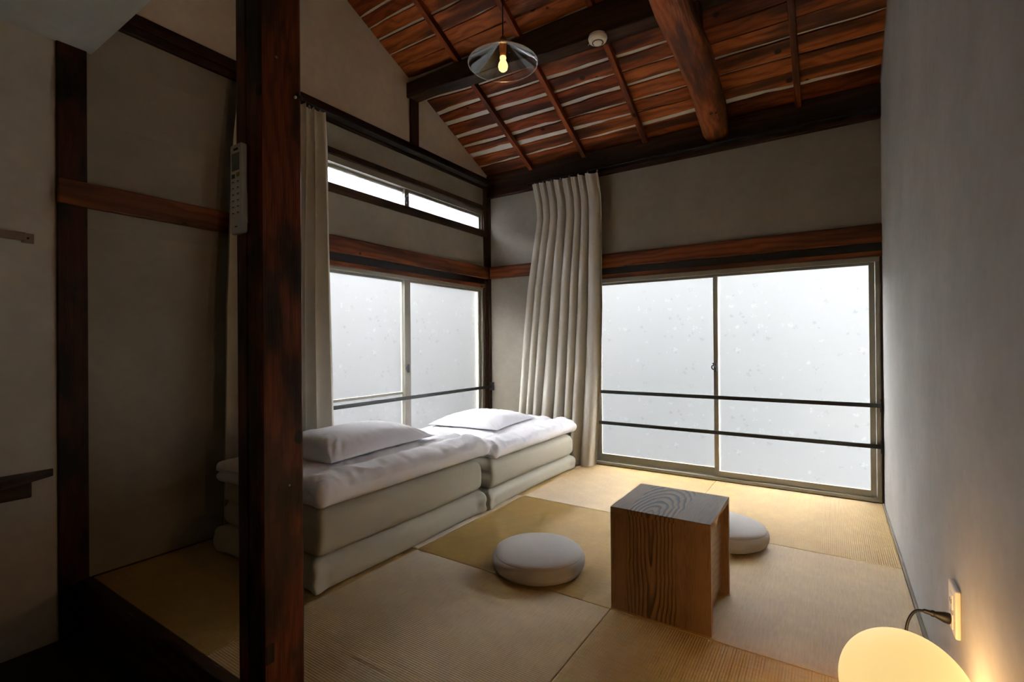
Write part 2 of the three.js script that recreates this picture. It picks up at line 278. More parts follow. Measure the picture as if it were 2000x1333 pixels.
// ---------------------------------------------------------------- timber frame
function timber(name, geos, material, label, category = 'beam') { const o = part(name, geos, material, scene); return tag(o, label, category, null, 'structure'); }
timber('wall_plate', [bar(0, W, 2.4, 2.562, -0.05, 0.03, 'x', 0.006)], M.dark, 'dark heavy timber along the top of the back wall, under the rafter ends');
timber('wall_plate', [bar(0, W, 2.352, 2.42, -0.05, 0.038, 'x', 0.005)], M.girder, 'brown lower plank of the wall plate, directly above the back wall plaster');
timber('girder', [bar(-0.05, 0.025, 2.43, 2.535, 0.03, 2.95, 'z', 0.006), bar(0.02, 0.034, 2.47, 2.5, 0.03, 2.9, 'z', 0.003)], M.girder, 'dark timber running under the cream gable above the narrow window');
timber('king_post', [bar(-0.05, 0.018, 2.53, 2.93, 0.935, 1.022, 'y', 0.005)], M.girder, 'short dark upright between the gable girder and the purlin', 'post');
{ // purlin, thicker towards the log
  const n = 12, s = new THREE.Shape(); s.moveTo(-0.02, 2.885);
  for (let i = 1; i <= n; i++) { const x = W * i / n; s.lineTo(x, lerp(2.885, 2.80, smooth(0, 1.9, x)) + 0.006 * Math.sin(i * 2.1)); }
  s.lineTo(W, 2.985); s.lineTo(-0.02, 2.985);
  const g = new THREE.ExtrudeGeometry(s, { depth: 0.1, bevelEnabled: true, bevelSize: 0.006, bevelThickness: 0.006, bevelSegments: 2 }); g.translate(0, 0, 0.945);
  timber('purlin', [grain(g, 'x')], M.dark, 'dark purlin crossing under the sloped boards, carrying the smoke alarm');
}
{ // round log beam with adze-flattened, knotty skin
  const n = 60, m = 40, pos = [], uv = [], idx = [], len = 3.2;
  for (let i = 0; i <= n; i++) {
    const t = i / n, z = -0.02 + len * t, cx = 2.02 + 0.055 * z + 0.012 * Math.sin(z * 3.1), cy = 2.49 + 0.1 * smooth(0, 1, z) + 0.012 * Math.sin(z * 4 + 1), R = lerp(0.09, 0.084, t);
    for (let j = 0; j <= m; j++) {
      const a = j / m * Math.PI * 2, k = R * (1 + 0.05 * Math.cos(a * 2 + 1) + 0.16 * (fbm(Math.cos(a) * 2.2 + 5, z * 5 + Math.sin(a) * 2.2, 5, 4) - 0.45) + 0.07 * (fbm(Math.cos(a) * 9 + 15, z * 4 + Math.sin(a) * 9, 6, 3) - 0.45));
      pos.push(cx + Math.cos(a) * k, cy + Math.sin(a) * k, z); uv.push(z + cx, j / m * 0.6);
    }
  }
  for (let i = 0; i < n; i++) for (let j = 0; j < m; j++) { const a = i * (m + 1) + j; idx.push(a, a + 1, a + m + 1, a + 1, a + m + 2, a + m + 1); }
  const c0 = pos.length / 3; pos.push(2.02, 2.49, -0.03); uv.push(0, 0); for (let j = 0; j < m; j++) idx.push(c0, j + 1, j);
  const g = new THREE.BufferGeometry(); g.setAttribute('position', new THREE.Float32BufferAttribute(pos, 3)); g.setAttribute('uv', new THREE.Float32BufferAttribute(uv, 2)); g.setIndex(idx); g.computeVertexNormals();
  timber('log_beam', g, M.log, 'thick round log beam with reddish knotty surface resting on the wall plate');
  timber('strut', [bar(2.05, 2.13, 2.6, 2.85, 0.95, 1.04, 'y', 0.004)], M.dark, 'short dark strut between log beam and purlin', 'post');
}
timber('corner_post', [bar(-0.05, 0.028, 0, 2.36, -0.05, 0.022, 'y', 0.005), bar(-0.05, 0.01, 0, 2.43, 0.02, 0.085, 'y', 0.004)], M.dark, 'dark slim post in the corner between the two frosted windows', 'post');
timber('end_post', [bar(-0.05, 0.012, LOW, SOFFIT + 0.02, 2.966, 3.066, 'y', 0.005)], M.endPost, 'dark wall post at the step, crossed by the brown tie beam', 'post');
timber('side_post', [bar(W - 0.012, W - 0.001, 0, 1.51, -0.06, 0.016, 'y', 0.003)], M.dark, 'thin dark post where the wide window meets the pale wall', 'post');
timber('tie_beam', [bar(-0.05, 0.026, 1.597, 1.705, 0.03, 3.066, 'z', 0.006)], M.beam, 'long reddish brown beam above the side window running to the wall post');
timber('window_head', [bar(0.0, 0.018, 1.512, 1.543, 0.085, 1.985, 'z', 0.003)], M.beam, 'thin brown strip directly above the side window frame', 'trim');
timber('head_groove_shade', [bar(0.0, 0.010, 1.543, 1.597, 0.085, 1.985, 'z', 0.002)], M.black, 'black strip painted as groove shade between brown beam and side window', 'trim');  // black strip stands in for the shade inside the beam groove
timber('tie_beam', [bar(0.028, W, 1.597, 1.709, -0.05, 0.024, 'x', 0.006)], M.beam, 'long reddish brown beam above the wide back window');
timber('window_head', [bar(WIN_B.x0, W, 1.512, 1.545, 0.0, 0.018, 'x', 0.003)], M.beam, 'thin brown strip directly above the wide back window frame', 'trim');
timber('head_groove_shade', [bar(WIN_B.x0, W, 1.545, 1.597, 0.0, 0.010, 'x', 0.002)], M.black, 'black strip painted as groove shade between brown beam and wide back window', 'trim');
timber('clerestory_head', [bar(-0.03, 0.014, 2.232, 2.272, 0.03, 1.985, 'z', 0.003)], M.dark, 'dark timber head of the narrow high window', 'trim');
timber('clerestory_sill', [bar(-0.03, 0.016, 1.985, 2.042, 0.03, 1.985, 'z', 0.003)], M.dark, 'dark timber sill of the narrow high window', 'trim');
{ // free-standing pillar with a slot down its front face
  const x0 = 1.348, x1 = 1.468, z0 = 2.91, z1 = 3.03, c = 0.006, gx = 1.398, gw = 0.008, gd = 0.014;
  const s = new THREE.Shape(); s.moveTo(x0 + c, -z0); s.lineTo(x1 - c, -z0); s.lineTo(x1, -z0 - c); s.lineTo(x1, -z1 + c); s.lineTo(x1 - c, -z1); s.lineTo(gx + gw, -z1); s.lineTo(gx + gw - 0.002, -z1 + gd); s.lineTo(gx + 0.002, -z1 + gd); s.lineTo(gx, -z1); s.lineTo(x0 + c, -z1); s.lineTo(x0, -z1 + c); s.lineTo(x0, -z0 - c);
  const g = new THREE.ExtrudeGeometry(s, { depth: 3.9 - LOW, steps: 1, bevelEnabled: false }); g.rotateX(-Math.PI / 2); g.translate(0, LOW, 0);
  const pil = thing('pillar', 'dark reddish brown square pillar in front, carrying the air conditioner remote', 'pillar'); pil.userData.kind = 'structure';
  part('shaft', grain(g, 'y', 0.2, 0.13), M.pillar, pil);
  const peg = (y, zz, w, h) => part('mortise_plug', bar(x1 - 0.004, x1 + 0.0015, y, y + h, zz, zz + w, 'y', 0.001), M.dark, pil);
  peg(0.17, 3.0, 0.022, 0.05); peg(0.06, 3.0, 0.022, 0.03);
  part('bracket', bar(x1 - 0.001, x1 + 0.007, 1.676, 1.69, 2.912, 2.928, 'z', 0.002), M.black, pil, 'small black bracket'); { const k = new THREE.SphereGeometry(0.0045, 14, 10); k.translate(x1 + 0.003, 1.679, 2.932); part('knob', k, M.white, pil, 'small white knob'); }
  for (const [y, z] of [[1.765, 2.985], [0.62, 2.955]]) { const n = new THREE.SphereGeometry(0.0035, 10, 6); n.scale(0.5, 1, 1); n.translate(x1, y, z); part('nail_head', n, M.metal, pil); }
}

// ---------------------------------------------------------------- windows
// built in a local frame: u along the wall (to the right seen from inside), y up, d towards the room
function makeWindow(name, label, place, U, y0, y1, o) {
  const w = new THREE.Group(); w.name = name; scene.add(w); tag(w, label, null, null, 'structure'); place(w);
  const f = o.frame, D0 = -0.07, D1 = o.proud ?? -0.004;
  const fr = [bar(0, U, y0, y0 + o.bottom, D0, D1, 'x', 0.002), bar(0, U, y1 - o.top, y1, D0, D1, 'x', 0.002), bar(0, f, y0 + o.bottom, y1 - o.top, D0, D1, 'y', 0.002), bar(U - f, U, y0 + o.bottom, y1 - o.top, D0, D1, 'y', 0.002)];
  for (const d of [-0.056, -0.03]) fr.push(bar(f, U - f, y0 + o.bottom, y0 + o.bottom + 0.008, d - 0.002, d + 0.002, 'x', 0));
  part('window_frame', fr, o.frameMat ?? M.sash, w);
  const a = y0 + o.bottom + 0.001, b = y1 - o.top - 0.001, mid = U / 2;
  const make = (u0, u1, d, lowRail, highRail, stL, stR, mL, extra) => {
    const t = 0.022, s = new THREE.Group(); s.name = 'sash'; w.add(s);
    part('stile', bar(u0, u0 + stL, a, b, d - t / 2, d + t / 2, 'y', 0.002), mL ? M.darkSash : M.sash, s);
    part('stile', bar(u1 - stR, u1, a, b, d - t / 2, d + t / 2, 'y', 0.002), M.sash, s);
    part('rail', bar(u0 + stL, u1 - stR, a, a + lowRail, d - t / 2, d + t / 2, 'x', 0.002), M.sash, s);
    part('rail', bar(u0 + stL, u1 - stR, b - highRail, b, d - t / 2, d + t / 2, 'x', 0.002), M.sash, s);
    if (extra) part('rail', bar(u0 + stL, u1 - stR, extra, extra + 0.018, d - t / 2, d + t / 2, 'x', 0.002), M.sash, s);
    const gw = u1 - u0 - stL - stR + 0.016, gh = b - a - lowRail - highRail + 0.012, pg = o.glass.thickness ? new THREE.BoxGeometry(gw, gh, 0.004) : new THREE.PlaneGeometry(gw, gh); pg.translate((u0 + stL + u1 - stR) / 2, (a + lowRail + b - highRail) / 2, d);
    const uv = pg.attributes.uv, p = pg.attributes.position; for (let i = 0; i < uv.count; i++) uv.setXY(i, p.getX(i) + u0 * 0.31, p.getY(i));
    part('pane', pg, o.glass, s);
    return s;
  };
  const over = o.overlap / 2;
  make(f + 0.002, mid + over, -0.056, o.lowL, o.high, o.stile, o.meet, false, o.extra);
  const inner = make(mid - over, U - f - 0.002, -0.03, o.lowR, o.high, o.meet, o.stile, o.darkMeet, 0);
  if (o.lock) {
    const L = new THREE.Group(); L.name = 'crescent_lock'; w.add(L); L.position.set(mid - over + o.meet * 0.45, o.lock, -0.019);
    const body = new RoundedBoxGeometry(0.022, 0.062, 0.012, 3, 0.006); body.translate(0, 0, 0.006); part('lock_body', body, M.lock, L);
    const cr = new THREE.TorusGeometry(0.016, 0.0045, 8, 20, Math.PI); cr.rotateZ(Math.PI / 2); cr.translate(-0.008, 0.002, 0.012); part('crescent', cr, M.lock, L);
    const lv = tube([[0, 0, 0.012], [-0.006, 0.014, 0.018], [-0.012, 0.028, 0.02]], 0.0042, 12, 8); const kb = new THREE.SphereGeometry(0.0065, 12, 8); kb.translate(-0.012, 0.029, 0.02); part('lock_lever', [lv, kb], M.lock, L);
  }
  return w;
}
makeWindow('window_1', 'wide frosted sliding window in the back wall, reaching down to the mats', (w) => w.position.set(WIN_B.x0, 0, 0), WIN_B.x1 - WIN_B.x0, WIN_B.y0, WIN_B.y1, { frame: 0.022, top: 0.03, bottom: 0.022, stile: 0.03, meet: 0.03, overlap: 0.032, lowL: 0.055, lowR: 0.04, high: 0.016, glass: M.frosted, lock: 0.81, proud: 0.004 });
makeWindow('window_2', 'frosted sliding window in the side wall behind the futons', (w) => { w.position.set(0, 0, WIN_L.z1); w.rotation.y = Math.PI / 2; }, WIN_L.z1 - WIN_L.z0, WIN_L.y0, WIN_L.y1, { frame: 0.022, top: 0.022, bottom: 0.022, stile: 0.03, meet: 0.06, overlap: 0.062, lowL: 0.05, lowR: 0.05, high: 0.016, glass: M.frosted, lock: 0.81, extra: 0.615, proud: 0.0 });
makeWindow('window_3', 'narrow bright sliding window high in the side wall', (w) => { w.position.set(0, 0, CLE.z1); w.rotation.y = Math.PI / 2; }, CLE.z1 - CLE.z0, 2.042, 2.232, { frame: 0.022, top: 0.045, bottom: 0.004, stile: 0.02, meet: 0.045, overlap: 0.048, lowL: 0.012, lowR: 0.012, high: 0.02, glass: M.clearPane, lock: 2.1, proud: -0.006 });

// ---------------------------------------------------------------- black guard rails
function rail(label, geos, plates) { const o = thing('guard_rail', label, 'rail', [0, 0, 0]); part('rail_bar', geos, M.black, o); for (const p of plates) part('wall_bracket', p, M.black, o); }
for (const [y, which] of [[0.601, 'upper'], [0.352, 'lower']])
  rail(`${which} of the two black guard rails across the wide back window`, [bar(1.02, W - 0.014, y - 0.013, y + 0.013, 0.03, 0.042, 'x', 0.002)], [[bar(W - 0.018, W - 0.0115, y - 0.04, y + 0.04, 0.018, 0.05, 'y', 0.002)], [bar(1.02, 1.05, y - 0.03, y + 0.03, 0.001, 0.03, 'y', 0.002)]]);
rail('black guard rail across the side window, ending beside the corner post', [bar(0.03, 0.042, 0.594 - 0.013, 0.594 + 0.013, 0.03, 1.99, 'z', 0.002)], [[bar(0.0285, 0.07, 0.56, 0.635, 0.0235, 0.03, 'y', 0.002)], [bar(0.0125, 0.03, 0.56, 0.63, 1.985, 2.01, 'y', 0.002)]]);
rail('low black guard rail of the side window, mostly hidden behind the folded futons', [bar(0.03, 0.042, 0.33 - 0.013, 0.33 + 0.013, 0.03, 1.99, 'z', 0.002)], [[bar(0.0285, 0.07, 0.30, 0.37, 0.0235, 0.03, 'y', 0.002)]]);

// ---------------------------------------------------------------- curtains
// (s across, t down) -> sheet; across(t) gives both ends, folds deepen downwards from pinched pleats
function curtainGeo(end0, end1, top0, top1, bottom, nf, depth, seed, map) {
  const nx = 260, ny = 90, pos = [], uv = [], idx = [];
  for (let j = 0; j <= ny; j++) for (let i = 0; i <= nx; i++) {
    const s = i / nx, t = j / ny, topY = lerp(top0, top1, s) + 0.006 * Math.cos(s * nf * 6.283 * 1), y = lerp(topY, bottom + 0.01 * Math.sin(s * 9 + seed), t);
    const a = piece(end0, y), b = piece(end1, y);
    const warp = s + 0.1 * (fbm(s * 4, t * 1.1, seed, 2) - 0.4) + 0.02 * Math.sin(s * 13 + seed);
    const ph = warp * nf * 6.283;
    const pinch = 1 - smooth(0.0, 0.13, t);
    const big = Math.sin(ph) + 0.12 * Math.sin(2 * ph + 1 + 2 * t), top = Math.sin(ph) + 0.3 * Math.sin(3 * ph);
    const amp = depth * (0.55 + 0.45 * smooth(0, 0.35, t)) * (0.7 + 0.6 * vnoise(s * nf, 0.5, seed + 3));
    const d = amp * lerp(big + 0.35 * (fbm(s * nf * 0.6, t * 2, seed + 6, 2) - 0.4), top, pinch * 0.8);
    const side = -0.88 * Math.abs(b - a) / (nf * 6.283) * Math.cos(ph) * Math.sin(Math.PI * clamp(s * 8, 0, 0.5)) * Math.sin(Math.PI * clamp((1 - s) * 8, 0, 0.5));
    pos.push(...map(lerp(a, b, s) + side, y, d)); uv.push(s * 1.6, y);
  }
  for (let j = 0; j < ny; j++) for (let i = 0; i < nx; i++) { const a = j * (nx + 1) + i; idx.push(a, a + nx + 1, a + 1, a + 1, a + nx + 1, a + nx + 2); }
  const g = new THREE.BufferGeometry(); g.setAttribute('position', new THREE.Float32BufferAttribute(pos, 3)); g.setAttribute('uv', new THREE.Float32BufferAttribute(uv, 2)); g.setIndex(idx); g.computeVertexNormals(); return g;
}
{
  const c = thing('curtain', 'tall pleated linen curtain gathered beside the wide back window', 'curtain', [0, 0, 0], 0);
  const e0 = [[0, 0.33], [0.41, 0.375], [0.955, 0.43], [1.446, 0.485], [1.841, 0.55], [2.057, 0.583], [2.192, 0.573], [2.377, 0.535]].map((p) => p), e1 = [[0, 1.105], [0.464, 1.14], [0.79, 1.165], [1.278, 1.185], [1.888, 1.18], [2.17, 1.172], [2.36, 1.145]];
  part('drape', curtainGeo(e0, e1, 2.366, 2.353, 0.006, 8.2, 0.036, 4, (u, y, d) => [u, y, 0.105 + d]), M.curtain, c);
  const hk = []; for (let i = 0; i < 8; i++) { const x = 0.56 + i * 0.083; hk.push(tube([[x, 2.34, 0.1], [x, 2.375, 0.095], [x, 2.378, 0.085], [x, 2.365, 0.08]], 0.0018, 10, 6)); }
  for (const h of hk) part('hook', h, M.white, c);
  const rl = thing('curtain_rail', 'slim dark rail under the wall plate, holding the gathered corner curtain', 'rail'); part('rail_channel', bar(0.5, W - 0.02, 2.378, 2.392, 0.037, 0.1, 'x', 0.003), M.black, rl); part('end_cap', bar(0.49, 0.5, 2.374, 2.396, 0.06, 0.1, 'x', 0.002), M.black, rl);
}
{
  const c = thing('curtain', 'tall pleated linen curtain half hidden behind the dark pillar', 'curtain');
  const e0 = [[0, 1.815], [0.6, 1.815], [1.7, 1.825], [2.2, 1.825], [2.42, 1.835]].map(([y, z]) => [y, -z]), e1 = [[0, 2.46], [1.2, 2.44], [1.7, 2.41], [2.1, 2.385], [2.42, 2.35]].map(([y, z]) => [y, -z]);
  part('drape', curtainGeo(e0, e1, 2.418, 2.43, 0.006, 7, 0.034, 9, (u, y, d) => [0.105 + d, y, -u]), M.curtain, c);
  for (let i = 0; i < 7; i++) { const z = 1.87 + i * 0.075; part('hook', tube([[0.1, 2.39, z], [0.095, 2.43, z], [0.085, 2.434, z], [0.08, 2.42, z]], 0.0018, 10, 6), M.white, c); }
  const rl = thing('curtain_rail', 'slim dark rail along the gable girder, holding the curtain behind the pillar', 'rail'); part('rail_channel', bar(0.035, 0.1, 2.44, 2.456, 0.1, 2.345, 'z', 0.003), M.black, rl); part('end_cap', bar(0.06, 0.1, 2.436, 2.46, 2.345, 2.357, 'z', 0.002), M.white, rl, 'small white end cap');
}

// ---------------------------------------------------------------- soft bedding
// a padded slab: rounded box, then shaped by fn(p, q) where q is the position in -1..1
function pad(w, h, d, r, nx, ny, nz, fn) {
  let g = new THREE.BoxGeometry(w, h, d, nx, ny, nz); g.deleteAttribute('uv'); g.deleteAttribute('normal'); g = mergeVertices(g, 1e-5);
  const p = g.attributes.position, v = new THREE.Vector3(), c = new THREE.Vector3(), uv = [];
  for (let i = 0; i < p.count; i++) {
    v.fromBufferAttribute(p, i); const q = [v.x / (w / 2), v.y / (h / 2), v.z / (d / 2)];
    // pack vertices towards the edges so that the rounding is well sampled
    const e = (k, half) => { const a = Math.abs(k); return Math.sign(k) * half * (1 - Math.pow(Math.max(0, 1 - a), 1.6)); };
    v.set(e(q[0], w / 2), e(q[1], h / 2), e(q[2], d / 2));
    const ry = Math.min(r, h / 2 - 0.001);
    c.set(clamp(v.x, -w / 2 + r, w / 2 - r), clamp(v.y, -h / 2 + ry, h / 2 - ry), clamp(v.z, -d / 2 + r, d / 2 - r));
    const dlt = v.clone().sub(c); dlt.y *= r / ry; const l = dlt.length(); if (l > 1e-9) { dlt.multiplyScalar(r / Math.max(l, 1e-9) * Math.min(1, Math.max(Math.abs(dlt.x), Math.abs(dlt.y), Math.abs(dlt.z)) / r)); dlt.y *= ry / r; v.copy(c).add(dlt); }
    const n = [v.x / (w / 2), v.y / (h / 2), v.z / (d / 2)]; fn(v, n); p.setXYZ(i, v.x, v.y, v.z); uv.push(v.x + v.y * 0.7, v.z + v.y * 0.7);
  }
  g.setAttribute('uv', new THREE.Float32BufferAttribute(uv, 2)); g.computeVertexNormals(); return g;
}
const ridge = (x, y, s) => { const k = fbm(x, y, s, 3) * 1.14; return 1 - Math.abs(2 * k - 1); };
function futon(label, group, cx, cz, w, d, h1, h2, seed) {
  const f = thing('folded_futon', label, 'futon', [cx, 0, cz], 0, group);
  const ear = (v, n, k) => { const a = smooth(0.86, 1, Math.abs(n[0])) * smooth(0.9, 1, Math.abs(n[2])); v.x += Math.sign(n[0]) * k * a; v.z += Math.sign(n[2]) * k * a; };
  const low = pad(w, h1, d, 0.03, 40, 14, 60, (v, n) => {
    v.y += 0; const sx = smooth(0.7, 1, Math.abs(n[0])), sz = smooth(0.85, 1, Math.abs(n[2]));
    v.x += Math.sign(n[0]) * sx * (0.006 * Math.sin(v.z * 4 + seed) + 0.006 * (1 - n[1] * n[1]) - 0.012 * smooth(0.2, 1, n[1]));
    v.z += Math.sign(n[2]) * sz * 0.02 * (fbm(v.x * 4, v.y * 9, seed, 2) - 0.4);
    ear(v, n, 0.026); if (Math.abs(n[0]) > 0.9 && Math.abs(n[2]) > 0.9) { v.x += 0.004 * Math.sin(v.y * 90); v.z += 0.004 * Math.cos(v.y * 70); }
  }); low.translate(0, h1 / 2, 0);
  part('folded_panel', low, M.futon, f);
  const up = pad(w - 0.02, h2, d - 0.03, 0.05, 44, 20, 66, (v, n) => {
    const sx = smooth(0.7, 1, Math.abs(n[0])), sz = smooth(0.86, 1, Math.abs(n[2]));
    v.x += Math.sign(n[0]) * sx * (0.014 * (1 - n[1] * n[1]) + 0.006 * Math.sin(v.z * 5 + seed * 2));
    // the doubled panel shows its fold line at both ends
    v.z -= Math.sign(n[2]) * sz * 0.03 * Math.exp(-Math.pow((v.y - 0.01) / 0.012, 2)) * (1 - smooth(0.8, 0.98, n[0]));
    v.z += Math.sign(n[2]) * sz * (0.018 * (fbm(v.x * 4 + 3, v.y * 8, seed + 3, 2) - 0.4));
    ear(v, n, 0.014);
    if (n[1] > 0.5) v.y += 0.006 * Math.sin(v.x * 3) * Math.sin(v.z * 3);
  }); up.translate(0.01, h1 + h2 / 2 - 0.004, 0);
  part('folded_panel', up, M.futon, f);
  return f;
}
function duvet(label, group, cx, y, cz, w, d, h, seed) {
  const g = pad(w, h, d, Math.min(h * 0.48, 0.05), 110, 14, 130, (v, n) => {
    const sx = smooth(0.8, 1, Math.abs(n[0])), sz = smooth(0.86, 1, Math.abs(n[2])), X = v.x, Z = v.z;
    const top = smooth(0.0, 0.6, n[1]);
    // sags to the open edge, a soft roll along it and a valley behind the roll
    v.y += top * (-0.02 * smooth(0.5, 1, n[0]) + 0.012 * Math.exp(-Math.pow((X - w * 0.37) / 0.06, 2)) - 0.016 * Math.exp(-Math.pow((X - w * 0.27) / 0.035, 2)));
    v.y += top * 0.012 * (fbm(X * 3, Z * 3, seed, 3) - 0.45);
    // creases run in from the edges
    const ed = smooth(0.35, 0.95, n[0]); v.y += top * ed * 0.018 * (ridge(X * 3 + Z * 2, Z * 13, seed + 4) - 0.5);
    const ez = smooth(0.6, 0.97, Math.abs(n[2])); v.y += top * ez * 0.017 * (ridge(X * 13, Z * 3 + X * 2, seed + 6) - 0.5);
    v.y += top * 0.015 * (ridge((X + Z) * 4, (X - Z) * 9, seed + 8) - 0.5);
    v.x += Math.sign(n[0]) * sx * 0.022 * (fbm(Z * 5, v.y * 10, seed + 2, 3) - 0.4);
    v.z += Math.sign(n[2]) * sz * (0.02 * (fbm(X * 5, v.y * 12, seed + 5, 3) - 0.45) - 0.028 * Math.exp(-Math.pow((v.y + 0.002) / 0.008, 2)) * (1 - smooth(0.75, 0.95, n[0])));
    // corners droop a little and gather
    const co = smooth(0.8, 1, Math.abs(n[0])) * smooth(0.86, 1, Math.abs(n[2])); v.x += Math.sign(n[0]) * co * 0.014; v.z += Math.sign(n[2]) * co * 0.014; v.y -= co * 0.005; if (co > 0.3) v.y += 0.005 * Math.sin(X * 140) * co;
  }); g.translate(0, h / 2, 0);
  const m = part('folded_duvet', g, M.duvet, scene); m.position.set(cx, y, cz); return tag(m, label, 'duvet', group);
}
function pillow(label, group, x, y, z, turn, w, d, h, blunt, seed, tilt = 0) {
  const n = 70, pos = [], uv = [], idx = [], P = [];
  for (const sgn of [1, -1]) {
    const off = pos.length / 3;
    for (let j = 0; j <= n; j++) for (let i = 0; i <= n; i++) {
      const u = i / n * 2 - 1, v = j / n * 2 - 1, eu = Math.sign(u) * (1 - Math.pow(1 - Math.abs(u), 1.5)), ev = Math.sign(v) * (1 - Math.pow(1 - Math.abs(v), 1.5));
      const end = ev > 0 ? lerp(1, 0.25, blunt) : 1;
      const prof = Math.pow(Math.max(0, 1 - Math.pow(Math.abs(eu), 2.6)), 0.62) * Math.pow(Math.max(0, 1 - Math.pow(Math.abs(ev), 2.6 + (ev > 0 ? 9 * blunt : 0))), 0.62 * end);
      const X = eu * w / 2 * (1 - 0.085 * (1 - ev * ev) * Math.abs(eu)), Z = ev * d / 2 * (1 - 0.07 * (1 - eu * eu) * Math.abs(ev));
      const cr = Math.min(1 - Math.abs(eu), 1) , corner = smooth(0.35, 1, Math.abs(eu)) * smooth(0.35, 1, Math.abs(ev));
      const wr = sgn > 0 ? 0.010 * (ridge((X + Z) * 7, (X - Z) * 16, seed) - 0.5) * smooth(0.2, 0.8, Math.max(Math.abs(eu), Math.abs(ev))) + 0.008 * corner * Math.sin((Math.abs(X) * 0.8 - Math.abs(Z)) * 120) : 0;
      const hh = sgn > 0 ? h * 0.78 : h * 0.22;
      pos.push(X, h * 0.22 + sgn * hh * prof + wr * Math.min(1, prof * 2), Z); uv.push(X, Z);
    }
    for (let j = 0; j < n; j++) for (let i = 0; i < n; i++) { const a = off + j * (n + 1) + i; if (sgn > 0) idx.push(a, a + n + 1, a + 1, a + 1, a + n + 1, a + n + 2); else idx.push(a, a + 1, a + n + 1, a + 1, a + n + 2, a + n + 1); }
  }
  let g = new THREE.BufferGeometry(); g.setAttribute('position', new THREE.Float32BufferAttribute(pos, 3)); g.setAttribute('uv', new THREE.Float32BufferAttribute(uv, 2)); g.setIndex(idx); g = mergeVertices(g, 1e-4); g.computeVertexNormals();
  const m = part('pillow', g, M.pillow, scene); m.position.set(x, y, z); m.rotation.set(0, turn, tilt); return tag(m, label, 'pillow', group);
}
futon('grey folded futon nearest the dark pillar, stacked in thick layers', 'folded futons by the side window', 0.6, 1.985, 0.76, 1.11, 0.135, 0.2, 1);
futon('grey folded futon in the corner beside the gathered curtain', 'folded futons by the side window', 0.6, 0.815, 0.76, 1.12, 0.115, 0.18, 5);
duvet('white folded duvet on the futon nearest the dark pillar', 'white duvets', 0.605, 0.337, 1.965, 0.81, 1.155, 0.108, 3);
duvet('white folded duvet on the futon in the corner by the curtain', 'white duvets', 0.605, 0.297, 0.795, 0.82, 1.10, 0.097, 8);
pillow('plump white pillow on the near duvet, partly behind the dark pillar', 'white pillows', 0.55, 0.438, 1.985, 0.06, 0.48, 0.74, 0.13, 0.8, 2);
pillow('flatter white pillow on the far duvet, in front of the corner', 'white pillows', 0.49, 0.39, 0.76, 0.1, 0.58, 0.62, 0.1, 0, 6);

// ---------------------------------------------------------------- stool-sized table and floor cushions
{
  const t = thing('side_table', 'small dark wooden box table standing on the mats between two cushions', 'table', [2.1705, 0, 1.805]);
  const w = 0.357, d = 0.356, h = 0.379, th = 0.02, c = 0.0015;
  // three boards mitred along the upper edges: profile across the depth, run along the width
  const board = (pts) => { const sh = new THREE.Shape(pts.map((q) => new THREE.Vector2(...q))); const g = new THREE.ExtrudeGeometry(sh, { depth: w, bevelEnabled: false }); g.rotateY(-Math.PI / 2); g.translate(w / 2, 0, 0); return g; };
  const lay = (g, f) => { const q = grain(g, 'z'), uv = q.attributes.uv, p = q.attributes.position; for (let i = 0; i < uv.count; i++) uv.setXY(i, ...f(p.getX(i), p.getY(i), p.getZ(i))); return q; };
  part('table_top', lay(board([[-d / 2 + c, h], [d / 2 - c, h], [d / 2 - 0.0003, h - c], [d / 2 - th, h - th], [-d / 2 + th, h - th], [-d / 2 + 0.0003, h - c]]), (x, y, z) => [0.178 - z, x + 0.178]), M.tableTop, t);
  for (const s of [1, -1]) part('side_panel', lay(board([[s * d / 2, 0], [s * d / 2, h - c - 0.0003], [s * (d / 2 - th), h - th - 0.0003], [s * (d / 2 - th), 0]]), (x, y, z) => [0.36 - y, x * s + 0.178]), M.tableSide, t);
  for (const s of [1, -1]) part('end_panel', grain(new THREE.BoxGeometry(0.015, h - th - 0.02, d - 2 * th).translate(s * (w / 2 - 0.034), (h - th) / 2 + 0.01, 0), 'z', 0.1 * s, 0.2), M.tableEnd, t);
}
